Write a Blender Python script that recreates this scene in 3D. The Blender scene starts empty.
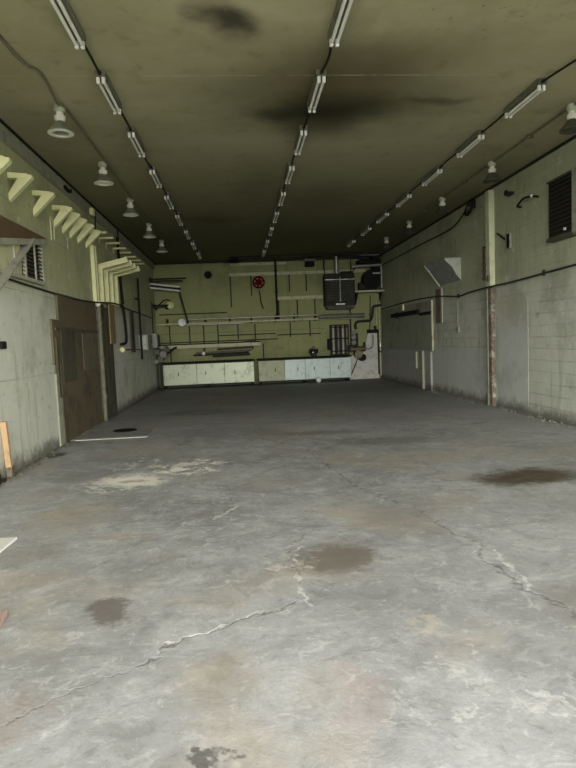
import bpy, bmesh, math, random
from mathutils import Vector, Matrix
random.seed(7)
COL = bpy.context.scene.collection
SC = bpy.context.scene

# ------------------------------------------------------------------ camera
PSI, PHI, RHO = 0.08136063, 0.07623369, 0.04060763
f = Vector((math.sin(PSI)*math.cos(PHI), math.cos(PSI)*math.cos(PHI), -math.sin(PHI)))
r0 = Vector((math.cos(PSI), -math.sin(PSI), 0)); u0 = r0.cross(f)
rr = r0*math.cos(RHO) - u0*math.sin(RHO); uu = u0*math.cos(RHO) + r0*math.sin(RHO)
cd = bpy.data.cameras.new('camera'); cam = bpy.data.objects.new('camera', cd); COL.objects.link(cam)
M = Matrix((rr, uu, -f)).transposed().to_4x4(); M.translation = Vector((0, 0, 1.6)); cam.matrix_world = M
cd.sensor_fit = 'HORIZONTAL'; cd.sensor_width = 36; cd.lens = 577*36/576; cd.clip_start = .05; cd.clip_end = 300
SC.camera = cam

# ------------------------------------------------------------------ world: overcast daylight, with an added bright horizon band to light the deep hall
SKY_LOW, SKY_HIGH, SKY_GROUND = 7.8, 2.6, 1.0
w = bpy.data.worlds.new('overcast'); SC.world = w; w.use_nodes = True
nt = w.node_tree; nt.nodes.clear()
tc = nt.nodes.new('ShaderNodeTexCoord'); sx = nt.nodes.new('ShaderNodeSeparateXYZ'); rp = nt.nodes.new('ShaderNodeValToRGB')
bg = nt.nodes.new('ShaderNodeBackground'); out = nt.nodes.new('ShaderNodeOutputWorld'); ad = nt.nodes.new('ShaderNodeMath')
ad.operation = 'MULTIPLY_ADD'; ad.inputs[1].default_value = .5; ad.inputs[2].default_value = .5
nt.links.new(tc.outputs['Generated'], sx.inputs[0]); nt.links.new(sx.outputs[2], ad.inputs[0]); nt.links.new(ad.outputs[0], rp.inputs[0])
def g(v): return (v/10, v/10*.99, v/10*.985, 1)
e = rp.color_ramp.elements
e[0].position = .46; e[0].color = g(SKY_GROUND); e[1].position = .5; e[1].color = g(SKY_LOW)
a = e.new(.60); a.color = g(SKY_LOW*.8); a = e.new(.70); a.color = g(SKY_HIGH); a = e.new(1); a.color = g(SKY_HIGH)
bg.inputs[1].default_value = 10
nt.links.new(rp.outputs[0], bg.inputs[0]); nt.links.new(bg.outputs[0], out.inputs[0])

XL, XR, ZC, YR, YF = -3.03, 5.45, 4.63, 21.82, -1.6      # inside faces of the hall
# daylight portal in the doorway (guides the sky light, gives none of its own)
DX0, DX1, DZ1 = -2.6, 5.0, 4.1
ld = bpy.data.lights.new('doorway_portal', 'AREA'); ld.shape = 'RECTANGLE'; ld.size = DX1-DX0; ld.size_y = DZ1
ld.cycles.is_portal = True
lo = bpy.data.objects.new('doorway_portal', ld); COL.objects.link(lo)
lo.location = ((DX0+DX1)/2, YF-.25, DZ1/2); lo.rotation_euler = (math.radians(90), 0, 0)

SC.view_settings.view_transform = 'Standard'; SC.view_settings.look = 'None'
SC.view_settings.gamma = 1; SC.view_settings.use_curve_mapping = False
SC.view_settings.exposure = 1.5
SC.cycles.use_denoising = True
SC.cycles.max_bounces = 10; SC.cycles.diffuse_bounces = 7
SC.cycles.sample_clamp_indirect = 4

# ------------------------------------------------------------------ node helper
class N:
    def __init__(s, name):
        s.m = bpy.data.materials.new(name); s.m.use_nodes = True
        s.t = s.m.node_tree; s.L = s.t.links
        s.b = s.t.nodes['Principled BSDF']
        s._pos = None
    def n(s, k, **kw):
        o = s.t.nodes.new('ShaderNode'+k)
        for a, v in kw.items(): setattr(o, a, v)
        return o
    def put(s, v, sock):
        if hasattr(v, 'is_linked') or hasattr(v, 'links'): s.L.new(v, sock)
        else:
            if isinstance(v, tuple) and len(v) == 3 and len(sock.default_value) == 4: v = v+(1,)
            sock.default_value = v
    def pos(s):
        if s._pos is None: s._pos = s.n('NewGeometry').outputs['Position']
        return s._pos
    def xyz(s, v=None):
        q = s.n('SeparateXYZ'); s.L.new(v or s.pos(), q.inputs[0]); return q.outputs
    def math(s, op, a, b=0, c=None, clamp=False):
        q = s.n('Math', operation=op); q.use_clamp = clamp
        s.put(a, q.inputs[0]); s.put(b, q.inputs[1])
        if c is not None: s.put(c, q.inputs[2])
        return q.outputs[0]
    def vm(s, op, a, b=None, scale=None):
        q = s.n('VectorMath', operation=op); s.put(a, q.inputs[0])
        if b is not None: s.put(b, q.inputs[1])
        if scale is not None: s.put(scale, q.inputs['Scale'])
        return q.outputs['Value' if op in ('LENGTH', 'DOT_PRODUCT', 'DISTANCE') else 'Vector']
    def noise(s, scale, detail=4, vec=None, rough=.55, dist=0, color=False):
        q = s.n('TexNoise'); s.put(vec or s.pos(), q.inputs['Vector'])
        q.inputs['Scale'].default_value = scale; q.inputs['Detail'].default_value = detail
        q.inputs['Roughness'].default_value = rough; q.inputs['Distortion'].default_value = dist
        return q.outputs[1 if color else 0]
    def ramp(s, v, a, b, lo=0, hi=1):
        q = s.n('MapRange'); q.interpolation_type = 'SMOOTHSTEP'
        s.put(v, q.inputs[0]); q.inputs[1].default_value = a; q.inputs[2].default_value = b
        q.inputs[3].default_value = lo; q.inputs[4].default_value = hi; return q.outputs[0]
    def mix(s, fac, a, b, mode='MIX'):
        q = s.n('Mix', data_type='RGBA', blend_type=mode)
        s.put(fac, q.inputs[0]); s.put(a, q.inputs[6]); s.put(b, q.inputs[7]); return q.outputs[2]
    def scale(s, v, k):
        return s.vm('MULTIPLY', v, k)
    def fin(s, color, rough=.7, metal=0, bump=None, bs=.3, bd=.02, spec=None):
        s.put(color, s.b.inputs['Base Color']); s.put(rough, s.b.inputs['Roughness']); s.b.inputs['Metallic'].default_value = metal
        if spec is not None: s.b.inputs['Specular IOR Level'].default_value = spec
        if bump is not None:
            q = s.n('Bump'); q.inputs['Strength'].default_value = bs; q.inputs['Distance'].default_value = bd
            s.L.new(bump, q.inputs['Height']); s.L.new(q.outputs[0], s.b.inputs['Normal'])
        return s.m

# ------------------------------------------------------------------ setting materials
def floor_material():
    s = N('worn_concrete_floor')
    P = s.pos()
    wob = s.vm('SUBTRACT', s.noise(1.6, 5, color=True), (.5, .5, .5))
    wob = s.vm('MULTIPLY', wob, (1, 1, 0))
    fine = s.vm('MULTIPLY', s.vm('SUBTRACT', s.noise(9, 5, color=True), (.5, .5, .5)), (.30, .30, 0))
    Pw = s.vm('ADD', s.vm('ADD', P, s.vm('MULTIPLY', wob, (.5, .5, 0))), fine)
    # long cloudy wear plus fine grain
    n1 = s.noise(.55, 7, rough=.62); n2 = s.noise(3.1, 8, rough=.7, dist=.6); n3 = s.noise(38, 4, rough=.7)
    c = s.mix(s.ramp(n1, .36, .64), (.31, .312, .315), (.45, .457, .468))
    c = s.mix(s.math('MULTIPLY', s.ramp(n2, .45, .72), .55), c, (.60, .605, .61))
    c = s.mix(s.math('MULTIPLY', s.ramp(n2, .48, .28), .45), c, (.235, .225, .20))
    c = s.mix(s.math('MULTIPLY', s.ramp(s.noise(.9, 6, vec=s.vm('MULTIPLY', P, (1, .45, 1)), rough=.7, dist=1.2), .52, .70), .45), c, (.215, .21, .195))
    # sweeping trowel and scuff marks
    st = s.noise(1, 6, vec=s.vm('MULTIPLY', Pw, (2.2, 11, 1)), rough=.65)
    c = s.mix(s.math('MULTIPLY', s.ramp(st, .56, .72), .35), c, (.66, .655, .64))
    st2 = s.noise(1, 6, vec=s.vm('MULTIPLY', s.vm('ADD', Pw, (7, 3, 0)), (13, 2.4, 1)), rough=.65)
    c = s.mix(s.math('MULTIPLY', s.ramp(st2, .60, .74), .30), c, (.20, .195, .18))
    c = s.mix(s.math('MULTIPLY', s.ramp(n3, .35, .65), .28), c, (.30, .298, .295))
    n4 = s.noise(11, 9, rough=.78, dist=.4); n5 = s.noise(5.2, 8, rough=.75, dist=1.0)
    c = s.mix(s.ramp(n4, .54, .62, 0, .26), c, (.68, .685, .69))
    c = s.mix(s.ramp(n4, .45, .37, 0, .36), c, (.20, .195, .185))
    c = s.mix(s.ramp(n5, .56, .66, 0, .40), c, (.22, .215, .20))
    c = s.mix(s.ramp(n5, .43, .36, 0, .40), c, (.70, .70, .69))
    n6 = s.noise(1.7, 8, vec=s.vm('MULTIPLY', s.vm('ADD', P, (3, 11, 0)), (1, 1.5, 1)), rough=.72, dist=1.6)
    c = s.mix(s.ramp(n6, .53, .64, 0, .42), c, (.225, .22, .21))
    c = s.mix(s.ramp(n6, .45, .36, 0, .35), c, (.62, .615, .60))
    warm = s.noise(.8, 4, vec=s.vm('ADD', P, (31, 7, 0)))
    c = s.mix(s.ramp(warm, .50, .66, 0, .45), c, (.44, .38, .29))
    c = s.mix(s.math('MULTIPLY', s.ramp(s.noise(22, 3, rough=.8), .66, .74), .5), c, (.72, .72, .70))
    # light falloff painted in: slab colour darkens far down the hall
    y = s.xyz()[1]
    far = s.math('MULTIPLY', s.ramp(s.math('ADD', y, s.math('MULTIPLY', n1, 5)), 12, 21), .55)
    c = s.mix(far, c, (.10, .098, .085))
    Pb = s.vm('ADD', Pw, s.vm('MULTIPLY', s.vm('SUBTRACT', s.noise(26, 5, color=True), (.5, .5, .5)), (.16, .16, 0)))
    def blob(x, yy, rx, ry, rot=0, soft=.6):
        d = s.vm('SUBTRACT', Pb, (x, yy, 0))
        q = s.n('VectorRotate', rotation_type='Z_AXIS'); s.L.new(d, q.inputs['Vector']); q.inputs['Angle'].default_value = rot
        d = s.vm('MULTIPLY', q.outputs[0], (1/rx, 1/ry, 0))
        return s.ramp(s.vm('LENGTH', d), 1, 1-soft)
    for x, yy, rx, ry, rot, k, cl in [
        (-.86, 3.50, .24, .17, .5, .85, (.16, .14, .125)), (3.10, 5.97, .85, .48, .0, 1, (.10, .08, .055)),
        (.62, 4.05, .34, .42, .4, .75, (.16, .135, .11)), (-2.87, 8.9, .20, .30, 0, .9, (.05, .05, .045)),
        (-2.24, 11.1, .24, .28, 0, .9, (.04, .04, .035)), (1.45, 2.0, .42, .30, .2, .25, (.18, .16, .15)),
        (-1.05, 4.86, .30, .12, 0, .4, (.42, .31, .20)), (.95, 2.98, .12, .14, 0, .5, (.62, .55, .42)),
        (.45, 2.45, .14, .45, .2, .22, (.50, .36, .36)), (-1.75, 4.6, .35, .45, 0, .5, (.25, .22, .19)),
        (1.3, 4.9, .5, .5, .3, .35, (.22, .22, .21)), (2.2, 8.6, .9, .5, .1, .5, (.16, .15, .13)),
        (1.2, 9.7, 1.1, .35, .1, .45, (.17, .165, .15)), (2.0, 3.0, .35, .55, -.5, .4, (.22, .20, .17)),
        (-.2, 2.15, .14, .06, 0, .8, (.09, .085, .08)), (-1.1, 2.5, .3, .3, 0, .35, (.3, .24, .19)),
        (1.0, 1.75, .25, .2, .2, .45, (.18, .15, .14)), (-2.0, 7.2, .6, .35, .2, .4, (.22, .22, .20)),
        (3.4, 4.6, .6, .35, .2, .4, (.22, .21, .18)), (-.9, 13.5, 1.4, .8, 0, .4, (.13, .13, .12))]:
        c = s.mix(s.math('MULTIPLY', blob(x, yy, rx, ry, rot), k), c, cl)
    # chalky mineral crust around the patched drain and its trail
    crust = s.noise(5.5, 6, vec=Pw, rough=.7)
    for x, yy, rx, ry, th, k in [(-1.32, 6.95, .46, .40, .40, 1), (-.85, 7.42, .55, .26, .50, 1), (-.60, 7.75, .45, .24, .53, .8), (-1.6, 6.7, .5, .3, .54, .7),
                                 (-1.5, 7.9, .45, .5, .57, .5), (.33, 4.0, .16, .45, .57, .4), (1.1, 2.4, 1.2, .8, .62, .25)]:
        m = s.math('MULTIPLY', blob(x, yy, rx*1.15, ry*1.15, .5, .6), s.ramp(crust, th-.05, th+.02))
        c = s.mix(s.math('MULTIPLY', m, k), c, (.95, .92, .84))
    c = s.mix(s.math('MULTIPLY', blob(-1.32, 6.9, .2, .13), .7), c, (.50, .43, .33))
    # cracks
    def seg(a, b, wd):
        ax, ay = a; bx, by = b; L2 = (bx-ax)**2+(by-ay)**2
        d = s.vm('SUBTRACT', Pc, (ax, ay, 0))
        t = s.math('DIVIDE', s.vm('DOT_PRODUCT', d, (bx-ax, by-ay, 0)), L2, clamp=True)
        return s.ramp(s.vm('LENGTH', s.vm('SUBTRACT', d, s.vm('SCALE', (bx-ax, by-ay, 0), scale=t))), wd, wd*.3)
    Pc = s.vm('MULTIPLY', s.vm('ADD', s.vm('ADD', P, s.vm('MULTIPLY', wob, (.30, .30, 0))), s.vm('MULTIPLY', fine, (.55, .55, 0))), (1, 1, 0))
    cr = None; wh = None
    dark = [((-.62, 2.85), (-.12, 3.22), .012), ((-.12, 3.22), (.30, 3.42), .011), ((.34, 3.6), (.30, 4.3), .014), ((.30, 4.3), (.52, 4.7), .01),
            ((1.15, 6.1), (1.55, 5.1), .02), ((1.55, 5.1), (1.75, 4.1), .018), ((1.7, 4.1), (1.66, 3.4), .02), ((1.66, 3.4), (1.95, 2.7), .02),
            ((.9, 8.4), (1.15, 6.1), .016), ((1.15, 6.1), (2.6, 6.0), .014), ((2.4, 5.9), (4.6, 6.9), .02), ((.9, 8.4), (3.0, 9.6), .018),
            ((-.3, 5.3), (-.1, 5.9), .012), ((3.0, 9.6), (5.3, 9.9), .018), ((-.4, 10.5), (.9, 8.4), .015), ((1.95, 2.7), (2.2, 1.9), .016),
            ((-1.1, 2.5), (-.62, 2.85), .008)]
    for a, b, wd in dark:
        q = seg(a, b, wd*1.25); cr = q if cr is None else s.math('MAXIMUM', cr, q)
    Pc2 = Pc
    for a, b, wd in [((.37, 3.3), (.31, 3.95), .018), ((.31, 3.95), (.40, 4.35), .02), ((-.5, 2.95), (.1, 3.38), .016), ((1.8, 4.0), (1.72, 3.3), .02),
                     ((-.35, 5.2), (-.12, 5.55), .02), ((-.2, 7.7), (-.75, 7.4), .03)]:
        q = seg(a, b, wd*1.1); wh = q if wh is None else s.math('MAXIMUM', wh, q)
    c = s.mix(s.math('MULTIPLY', wh, s.ramp(n4, .42, .56, 0, .75)), c, (.74, .73, .70))
    c = s.mix(s.math('MULTIPLY', cr, s.ramp(n4, .40, .56, .6, .0)), c, (.13, .12, .10))
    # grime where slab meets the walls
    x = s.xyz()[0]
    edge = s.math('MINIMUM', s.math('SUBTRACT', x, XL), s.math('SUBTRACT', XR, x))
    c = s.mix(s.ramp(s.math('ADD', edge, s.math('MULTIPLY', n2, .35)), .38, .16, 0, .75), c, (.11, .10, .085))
    h = s.math('ADD', s.math('MULTIPLY', n2, .5), s.math('ADD', s.math('MULTIPLY', n3, .12), s.math('MULTIPLY', cr, -.5)))
    return s.fin(c, s.ramp(n2, .3, .7, .5, .75), bump=h, bs=.35, bd=.03, spec=.35)

def wall_material(name, low, high, blocks=None, seam=None, ztr=2.5, dirt=1.0):
    s = N(name); X, Y, Z = s.xyz()
    n1 = s.noise(.7, 6, rough=.65); n2 = s.noise(4, 7, rough=.7); n3 = s.noise(30, 4)
    st = s.noise(1, 5, vec=s.vm('MULTIPLY', s.pos(), (5, 5, .45)), rough=.65)
    t = s.ramp(s.math('ADD', Z, s.math('MULTIPLY', n1, .7)), ztr+.1, ztr+.65)
    c = s.mix(t, low, high)
    dk = tuple(v*.55 for v in high); lt = tuple(min(1, v*1.35) for v in low)
    c = s.mix(s.math('MULTIPLY', s.ramp(n1, .5, .33), .55*dirt), c, dk)
    c = s.mix(s.math('MULTIPLY', s.ramp(st, .52, .72), .55*dirt), c, dk)
    c = s.mix(s.math('MULTIPLY', s.ramp(n2, .55, .72), .45), c, lt)
    c = s.mix(s.math('MULTIPLY', s.ramp(n2, .40, .27), .55*dirt), c, (.14, .13, .09))
    peel = s.noise(7, 5, vec=s.vm('MULTIPLY', s.pos(), (1, .7, 1.8)), rough=.75)
    c = s.mix(s.math('MULTIPLY', s.ramp(peel, .63, .67), s.ramp(Z, 2.4, 1.2, 0, .8)), c, (.62, .62, .57))
    c = s.mix(s.ramp(peel, .35, .31, 0, .7*dirt), c, (.16, .15, .11))
    # rising damp and grime at the foot
    c = s.mix(s.ramp(s.math('ADD', Z, s.math('MULTIPLY', s.math('SUBTRACT', n2, .5), .5)), .28, .02, 0, .85), c, (.12, .115, .09))
    h = s.math('ADD', s.math('MULTIPLY', n2, .6), s.math('MULTIPLY', n3, .2))
    if blocks:
        q = s.n('TexBrick'); cb = s.n('CombineXYZ'); s.L.new(Y, cb.inputs[0]); s.L.new(Z, cb.inputs[1])
        jit = s.vm('MULTIPLY', s.vm('SUBTRACT', s.noise(6, 3, color=True), (.5, .5, .5)), (.03, .03, 0))
        s.L.new(s.vm('ADD', cb.outputs[0], jit), q.inputs['Vector']); q.inputs['Scale'].default_value = 1
        q.inputs['Brick Width'].default_value = blocks[0]; q.inputs['Row Height'].default_value = blocks[1]
        q.inputs['Mortar Size'].default_value = .012; q.inputs['Mortar Smooth'].default_value = .6
        k = s.math('MULTIPLY', q.outputs['Fac'], s.ramp(s.noise(1.3, 4), .42, .62, .04, .5))
        if blocks[2]: k = s.math('MULTIPLY', k, s.ramp(Z, 2.6, 2.2))
        c = s.mix(k, c, tuple(v*.45 for v in low))
        h = s.math('ADD', h, s.math('MULTIPLY', q.outputs['Fac'], -.9))
    return s.fin(c, .72, bump=h, bs=.45, bd=.02, spec=.3)

def ceiling_material():
    s = N('sooty_ceiling'); P = s.pos()
    n1 = s.noise(.45, 6, rough=.6, dist=.5); n2 = s.noise(2.6, 6, rough=.65); n3 = s.noise(14, 4, rough=.7)
    c = s.mix(s.ramp(n1, .35, .65), (.32, .305, .18), (.43, .405, .255))
    c = s.mix(s.ramp(n2, .5, .7, 0, .35), c, (.43, .41, .29))
    c = s.mix(s.ramp(n2, .45, .3, 0, .4), c, (.20, .18, .10))
    Pw = s.vm('ADD', P, s.vm('MULTIPLY', s.vm('SUBTRACT', s.noise(.9, 5, color=True), (.5, .5, .5)), (1.1, 1.1, 0)))
    for x, y, rx, ry, k, cl in [(.0, 5.72, .34, .36, .95, (.05, .047, .03)), (1.4, 7.4, 2.1, 1.5, .8, (.085, .072, .03)), (1.3, 7.9, 1.15, .7, .95, (.022, .02, .01)), (.65, 7.9, .5, .5, .85, (.03, .028, .015)), (1.5, 6.6, 1.1, .8, .5, (.09, .07, .03)),
                                (2.7, 7.55, .55, .16, .6, (.05, .05, .03)), (1.2, 8.6, .9, .7, .6, (.05, .045, .02)), (2.3, 6.1, 1.0, .6, .4, (.15, .12, .05)),
                                (-.62, 14.6, .9, .8, .65, (.13, .08, .03)), (1.9, 12.8, .9, 1.6, .4, (.16, .10, .05)),
                                (.6, 11.5, .7, 2.2, .4, (.12, .11, .05)), (-2.6, 8.5, .6, 2.5, .3, (.2, .17, .09))]:
        d = s.vm('MULTIPLY', s.vm('SUBTRACT', Pw, (x, y, ZC)), (1/rx, 1/ry, 0))
        c = s.mix(s.math('MULTIPLY', s.ramp(s.vm('LENGTH', d), 1.25, .1), k), c, cl)
    # mould specks near the right front
    sp = s.math('MULTIPLY', s.ramp(n3, .62, .68), s.ramp(s.vm('LENGTH', s.vm('MULTIPLY', s.vm('SUBTRACT', P, (2.6, 5.4, ZC)), (.9, 1.1, 0))), 1, .3, 0, .7))
    c = s.mix(sp, c, (.07, .065, .04))
    # board joints every 2.4 m across the hall
    y = s.xyz()[1]
    j = s.math('PINGPONG', s.math('ADD', y, .35), 1.2)
    c = s.mix(s.math('MULTIPLY', s.ramp(j, .018, .006), s.ramp(n2, .4, .6, .05, .7)), c, (.46, .44, .31))
    # ceiling colour darkened towards the rear to paint in the fading daylight
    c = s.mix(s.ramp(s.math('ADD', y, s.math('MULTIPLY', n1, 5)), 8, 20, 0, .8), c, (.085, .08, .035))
    return s.fin(c, .85, bump=n2, bs=.2, bd=.02, spec=.2)

def paint(name, col, rough=.55, metal=0, dirt=.5, dcol=None, sc=6, spec=None, bs=.15):
    s = N(name); n = s.noise(sc, 6, rough=.7); n2 = s.noise(sc*5, 4)
    dcol = dcol or tuple(v*.35 for v in col)
    c = s.mix(s.ramp(n, .52, .34, 0, dirt), col, dcol)
    c = s.mix(s.ramp(n2, .6, .75, 0, dirt*.4), c, tuple(min(1, v*1.4) for v in col))
    return s.fin(c, rough, metal, bump=n2, bs=bs, bd=.005, spec=spec)

MAT = {}
MAT['floor'] = floor_material(); MAT['ceiling'] = ceiling_material()
MAT['wall_left'] = wall_material('painted_block_left', (.61, .62, .52), (.45, .465, .26), (2.4, 1.22, False))
MAT['wall_right'] = wall_material('painted_block_right', (.56, .58, .48), (.43, .45, .30), (.42, .21, True))
MAT['wall_rear'] = wall_material('painted_panel_rear', (.225, .24, .10), (.29, .305, .13), None, dirt=.9, ztr=1.1)
MAT['grey_render'] = wall_material('grey_render', (.53, .55, .50), (.50, .52, .40), None, ztr=1.7, dirt=.8)
MAT['grey_block'] = wall_material('grey_block', (.38, .385, .34), (.38, .385, .34), (.80, .29, False), ztr=1.9, dirt=.6)
MAT['cream'] = paint('cream_paint', (.74, .745, .40), dirt=.35, dcol=(.36, .34, .18))
MAT['cream_dim'] = paint('aged_cream_paint', (.50, .50, .30), dirt=.6, dcol=(.22, .2, .1))
MAT['white_tube'] = paint('tube_glass', (.85, .86, .78), .25, dirt=.15)
MAT['fixture'] = paint('fixture_enamel', (.14, .14, .10), .4, dirt=.6)
MAT['socket'] = paint('lamp_holder_white', (.86, .86, .8), .35, dirt=.1)
MAT['black'] = paint('black_rubber', (.016, .016, .013), .8, dirt=.2, spec=.15)
MAT['dark_metal'] = paint('dark_metal', (.034, .034, .026), .7, 0, dirt=.4, spec=.2)
MAT['steel'] = paint('galvanised_steel', (.42, .42, .36), .38, .6, dirt=.5)
MAT['bell'] = paint('bell_enamel', (.24, .245, .17), .35, .1, dirt=.5)
MAT['cap'] = paint('lamp_cap', (.50, .51, .38), .4, dirt=.4)
MAT['lens'] = paint('dusty_lens_glass', (.20, .21, .15), .25, dirt=.6, sc=30)
MAT['bell_in'] = paint('reflector_white', (.82, .83, .70), .35, dirt=.15)
MAT['brown'] = paint('stained_brown_board', (.12, .098, .052), .7, dirt=.75, dcol=(.05, .045, .03), sc=2.2)
MAT['faded'] = paint('faded_brown_board', (.13, .115, .075), .75, dirt=.7, dcol=(.07, .06, .04), sc=3)
MAT['sheetm'] = paint('olive_grey_sheet', (.30, .31, .23), .7, dirt=.6, dcol=(.16, .16, .10), sc=1.6)
MAT['brown_dark'] = paint('mouldy_dark_board', (.075, .068, .042), .8, dirt=.8, dcol=(.03, .03, .018), sc=3)
MAT['tan'] = paint('bare_tan_wood', (.25, .19, .09), .7, dirt=.5, sc=5)
MAT['orange'] = paint('orange_wood', (.52, .34, .18), .7, dirt=.5, sc=8)
MAT['moss'] = paint('mossy_pipe', (.17, .165, .10), .8, dirt=.7, dcol=(.05, .05, .03), sc=9)
MAT['rust'] = paint('rusty_steel', (.175, .14, .10), .8, dirt=.8, dcol=(.07, .05, .035), sc=9)
MAT['redbrown'] = paint('red_brown_tin', (.13, .083, .045), .6, dirt=.5, dcol=(.10, .05, .03), sc=5)
MAT['grey_board'] = paint('weathered_grey_board', (.33, .33, .25), .75, dirt=.5)
MAT['slat'] = paint('louvre_metal', (.085, .085, .06), .6, 0, dirt=.5, spec=.2)
MAT['slat_light'] = paint('louvre_light', (.42, .42, .31), .5, dirt=.5)
MAT['grey_box'] = paint('grey_enamel_box', (.25, .26, .21), .5, dirt=.4)
MAT['hood'] = paint('hood_sheet', (.42, .45, .36), .5, dirt=.4)
MAT['hood_in'] = paint('hood_sheet_grey', (.26, .285, .25), .6, dirt=.5)
MAT['red'] = paint('red_enamel', (.12, .003, .008), .8, dirt=.3, spec=.1)
MAT['panelw'] = paint('pale_green_tin', (.42, .47, .31), .38, .15, dirt=.9, dcol=(.18, .21, .10), sc=2.2, bs=.9)
MAT['panelc'] = paint('pale_blue_panel', (.50, .61, .54), .4, .05, dirt=.4, sc=5)
MAT['panelk'] = paint('khaki_panel', (.40, .42, .24), .5, dirt=.7, dcol=(.25, .26, .12), sc=4)
MAT['board'] = paint('off_white_board', (.55, .54, .46), .6, dirt=.5, sc=5)
MAT['white'] = paint('white_plastic', (.85, .85, .80), .4, dirt=.1)
MAT['casing'] = paint('pale_green_casing', (.60, .62, .41), dirt=.5, dcol=(.33, .33, .2), sc=4)
MAT['peeled'] = paint('peeled_rusty_post', (.15, .115, .08), .85, dirt=.9, dcol=(.42, .43, .36), sc=7)
MAT['brick'] = paint('red_brick', (.42, .31, .26), .85, dirt=.5, sc=20)
MAT['brass'] = paint('old_brass', (.13, .115, .06), .45, .4, dirt=.6)
MAT['outside'] = paint('pale_asphalt', (.30, .30, .28), .9, dirt=.3)
MAT['yellowpaint'] = paint('pale_floor_paint', (.56, .555, .50), .6, dirt=.6, sc=10)

# ------------------------------------------------------------------ mesh helper
class MB:
    def __init__(s): s.bm = bmesh.new()
    def box(s, c, d, rot=None, bev=0):
        q = bmesh.ops.create_cube(s.bm, size=1); v = q['verts']
        bmesh.ops.scale(s.bm, vec=d, verts=v)
        if bev:
            r = bmesh.ops.bevel(s.bm, geom=list({e for x in v for e in x.link_edges}), offset=bev, segments=1, affect='EDGES')
            v = list({x for fc in r['faces'] for x in fc.verts} | {x for x in v if x.is_valid})
        if rot is not None: bmesh.ops.rotate(s.bm, verts=v, cent=(0, 0, 0), matrix=rot)
        bmesh.ops.translate(s.bm, verts=v, vec=c); return s
    def bar(s, a, b, w, h, up=(0, 0, 1)):
        a = Vector(a); b = Vector(b); z = (b-a); L = z.length; z.normalize(); up = Vector(up)
        if abs(z.dot(up)) > .98: up = Vector((1, 0, 0))
        x = up.cross(z).normalized(); y = z.cross(x)
        return s.box((a+b)/2, (w, h, L), Matrix((x, y, z)).transposed())
    def cyl(s, a, b, r, r2=None, n=14):
        a = Vector(a); b = Vector(b); z = (b-a); L = z.length
        q = bmesh.ops.create_cone(s.bm, cap_ends=True, segments=n, radius1=r, radius2=r if r2 is None else r2, depth=L)
        m = z.to_track_quat('Z', 'Y').to_matrix()
        bmesh.ops.rotate(s.bm, verts=q['verts'], cent=(0, 0, 0), matrix=m)
        bmesh.ops.translate(s.bm, verts=q['verts'], vec=(a+b)/2); return s
    def sphere(s, c, r, sc=(1, 1, 1)):
        q = bmesh.ops.create_uvsphere(s.bm, u_segments=16, v_segments=10, radius=r)
        bmesh.ops.scale(s.bm, vec=sc, verts=q['verts']); bmesh.ops.translate(s.bm, verts=q['verts'], vec=c); return s
    def lathe(s, prof, c=(0, 0, 0), n=28, mat=None, closed=False):
        rings = []
        for r, z in prof:
            rings.append([s.bm.verts.new((r*math.cos(2*math.pi*k/n), r*math.sin(2*math.pi*k/n), z)) for k in range(n)])
        pairs = list(zip(rings, rings[1:])) + ([(rings[-1], rings[0])] if closed else [])
        for A, B in pairs:
            for k in range(n): s.bm.faces.new((A[k], A[(k+1) % n], B[(k+1) % n], B[k]))
        if not closed:
            s.bm.faces.new(rings[0]); s.bm.faces.new(rings[-1])
        v = [x for R_ in rings for x in R_]
        if mat: bmesh.ops.rotate(s.bm, verts=v, cent=(0, 0, 0), matrix=mat)
        bmesh.ops.translate(s.bm, verts=v, vec=c); return s
    def tube(s, pts, r, n=8, smooth=True):
        P = [Vector(p) for p in pts]
        if smooth and len(P) > 2:
            Q = []
            for i in range(len(P)-1):
                p0 = P[max(i-1, 0)]; p1 = P[i]; p2 = P[i+1]; p3 = P[min(i+2, len(P)-1)]
                for k in range(5):
                    t = k/5
                    Q.append(.5*((2*p1)+(p2-p0)*t+(2*p0-5*p1+4*p2-p3)*t*t+(3*p1-p0-3*p2+p3)*t**3))
            Q.append(P[-1]); P = Q
        rings = []; x = None
        for i, p in enumerate(P):
            d = (P[min(i+1, len(P)-1)]-P[max(i-1, 0)]).normalized()
            if x is None: x = d.orthogonal().normalized()
            x = (x-d*x.dot(d)).normalized(); y = d.cross(x)
            rings.append([s.bm.verts.new(p+(x*math.cos(2*math.pi*k/n)+y*math.sin(2*math.pi*k/n))*r) for k in range(n)])
        for A, B in zip(rings, rings[1:]):
            for k in range(n): s.bm.faces.new((A[k], A[(k+1) % n], B[(k+1) % n], B[k]))
        s.bm.faces.new(rings[0]); s.bm.faces.new(rings[-1]); return s
    def prism(s, poly, ax, lo, hi):
        def mk(p, v):
            q = [p[0], p[1]]; q.insert(ax, v); return s.bm.verts.new(q)
        A = [mk(p, lo) for p in poly]; B = [mk(p, hi) for p in poly]
        s.bm.faces.new(A); s.bm.faces.new(B); n = len(poly)
        for k in range(n): s.bm.faces.new((A[k], A[(k+1) % n], B[(k+1) % n], B[k]))
        return s
    def build(s, name, mat, parent=None, smooth=False, loc=None, kind=None, label=None):
        bmesh.ops.recalc_face_normals(s.bm, faces=s.bm.faces)
        me = bpy.data.meshes.new(name); s.bm.to_mesh(me); s.bm.free()
        o = bpy.data.objects.new(name, me); COL.objects.link(o)
        me.materials.append(MAT[mat] if isinstance(mat, str) else mat)
        if smooth:
            for p in me.polygons: p.use_smooth = True
            me.set_sharp_from_angle(angle=math.radians(40))
        if parent: o.parent = parent
        if loc: o.location = loc
        if kind: o['kind'] = kind
        if label: o['label'] = label
        return o

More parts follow.
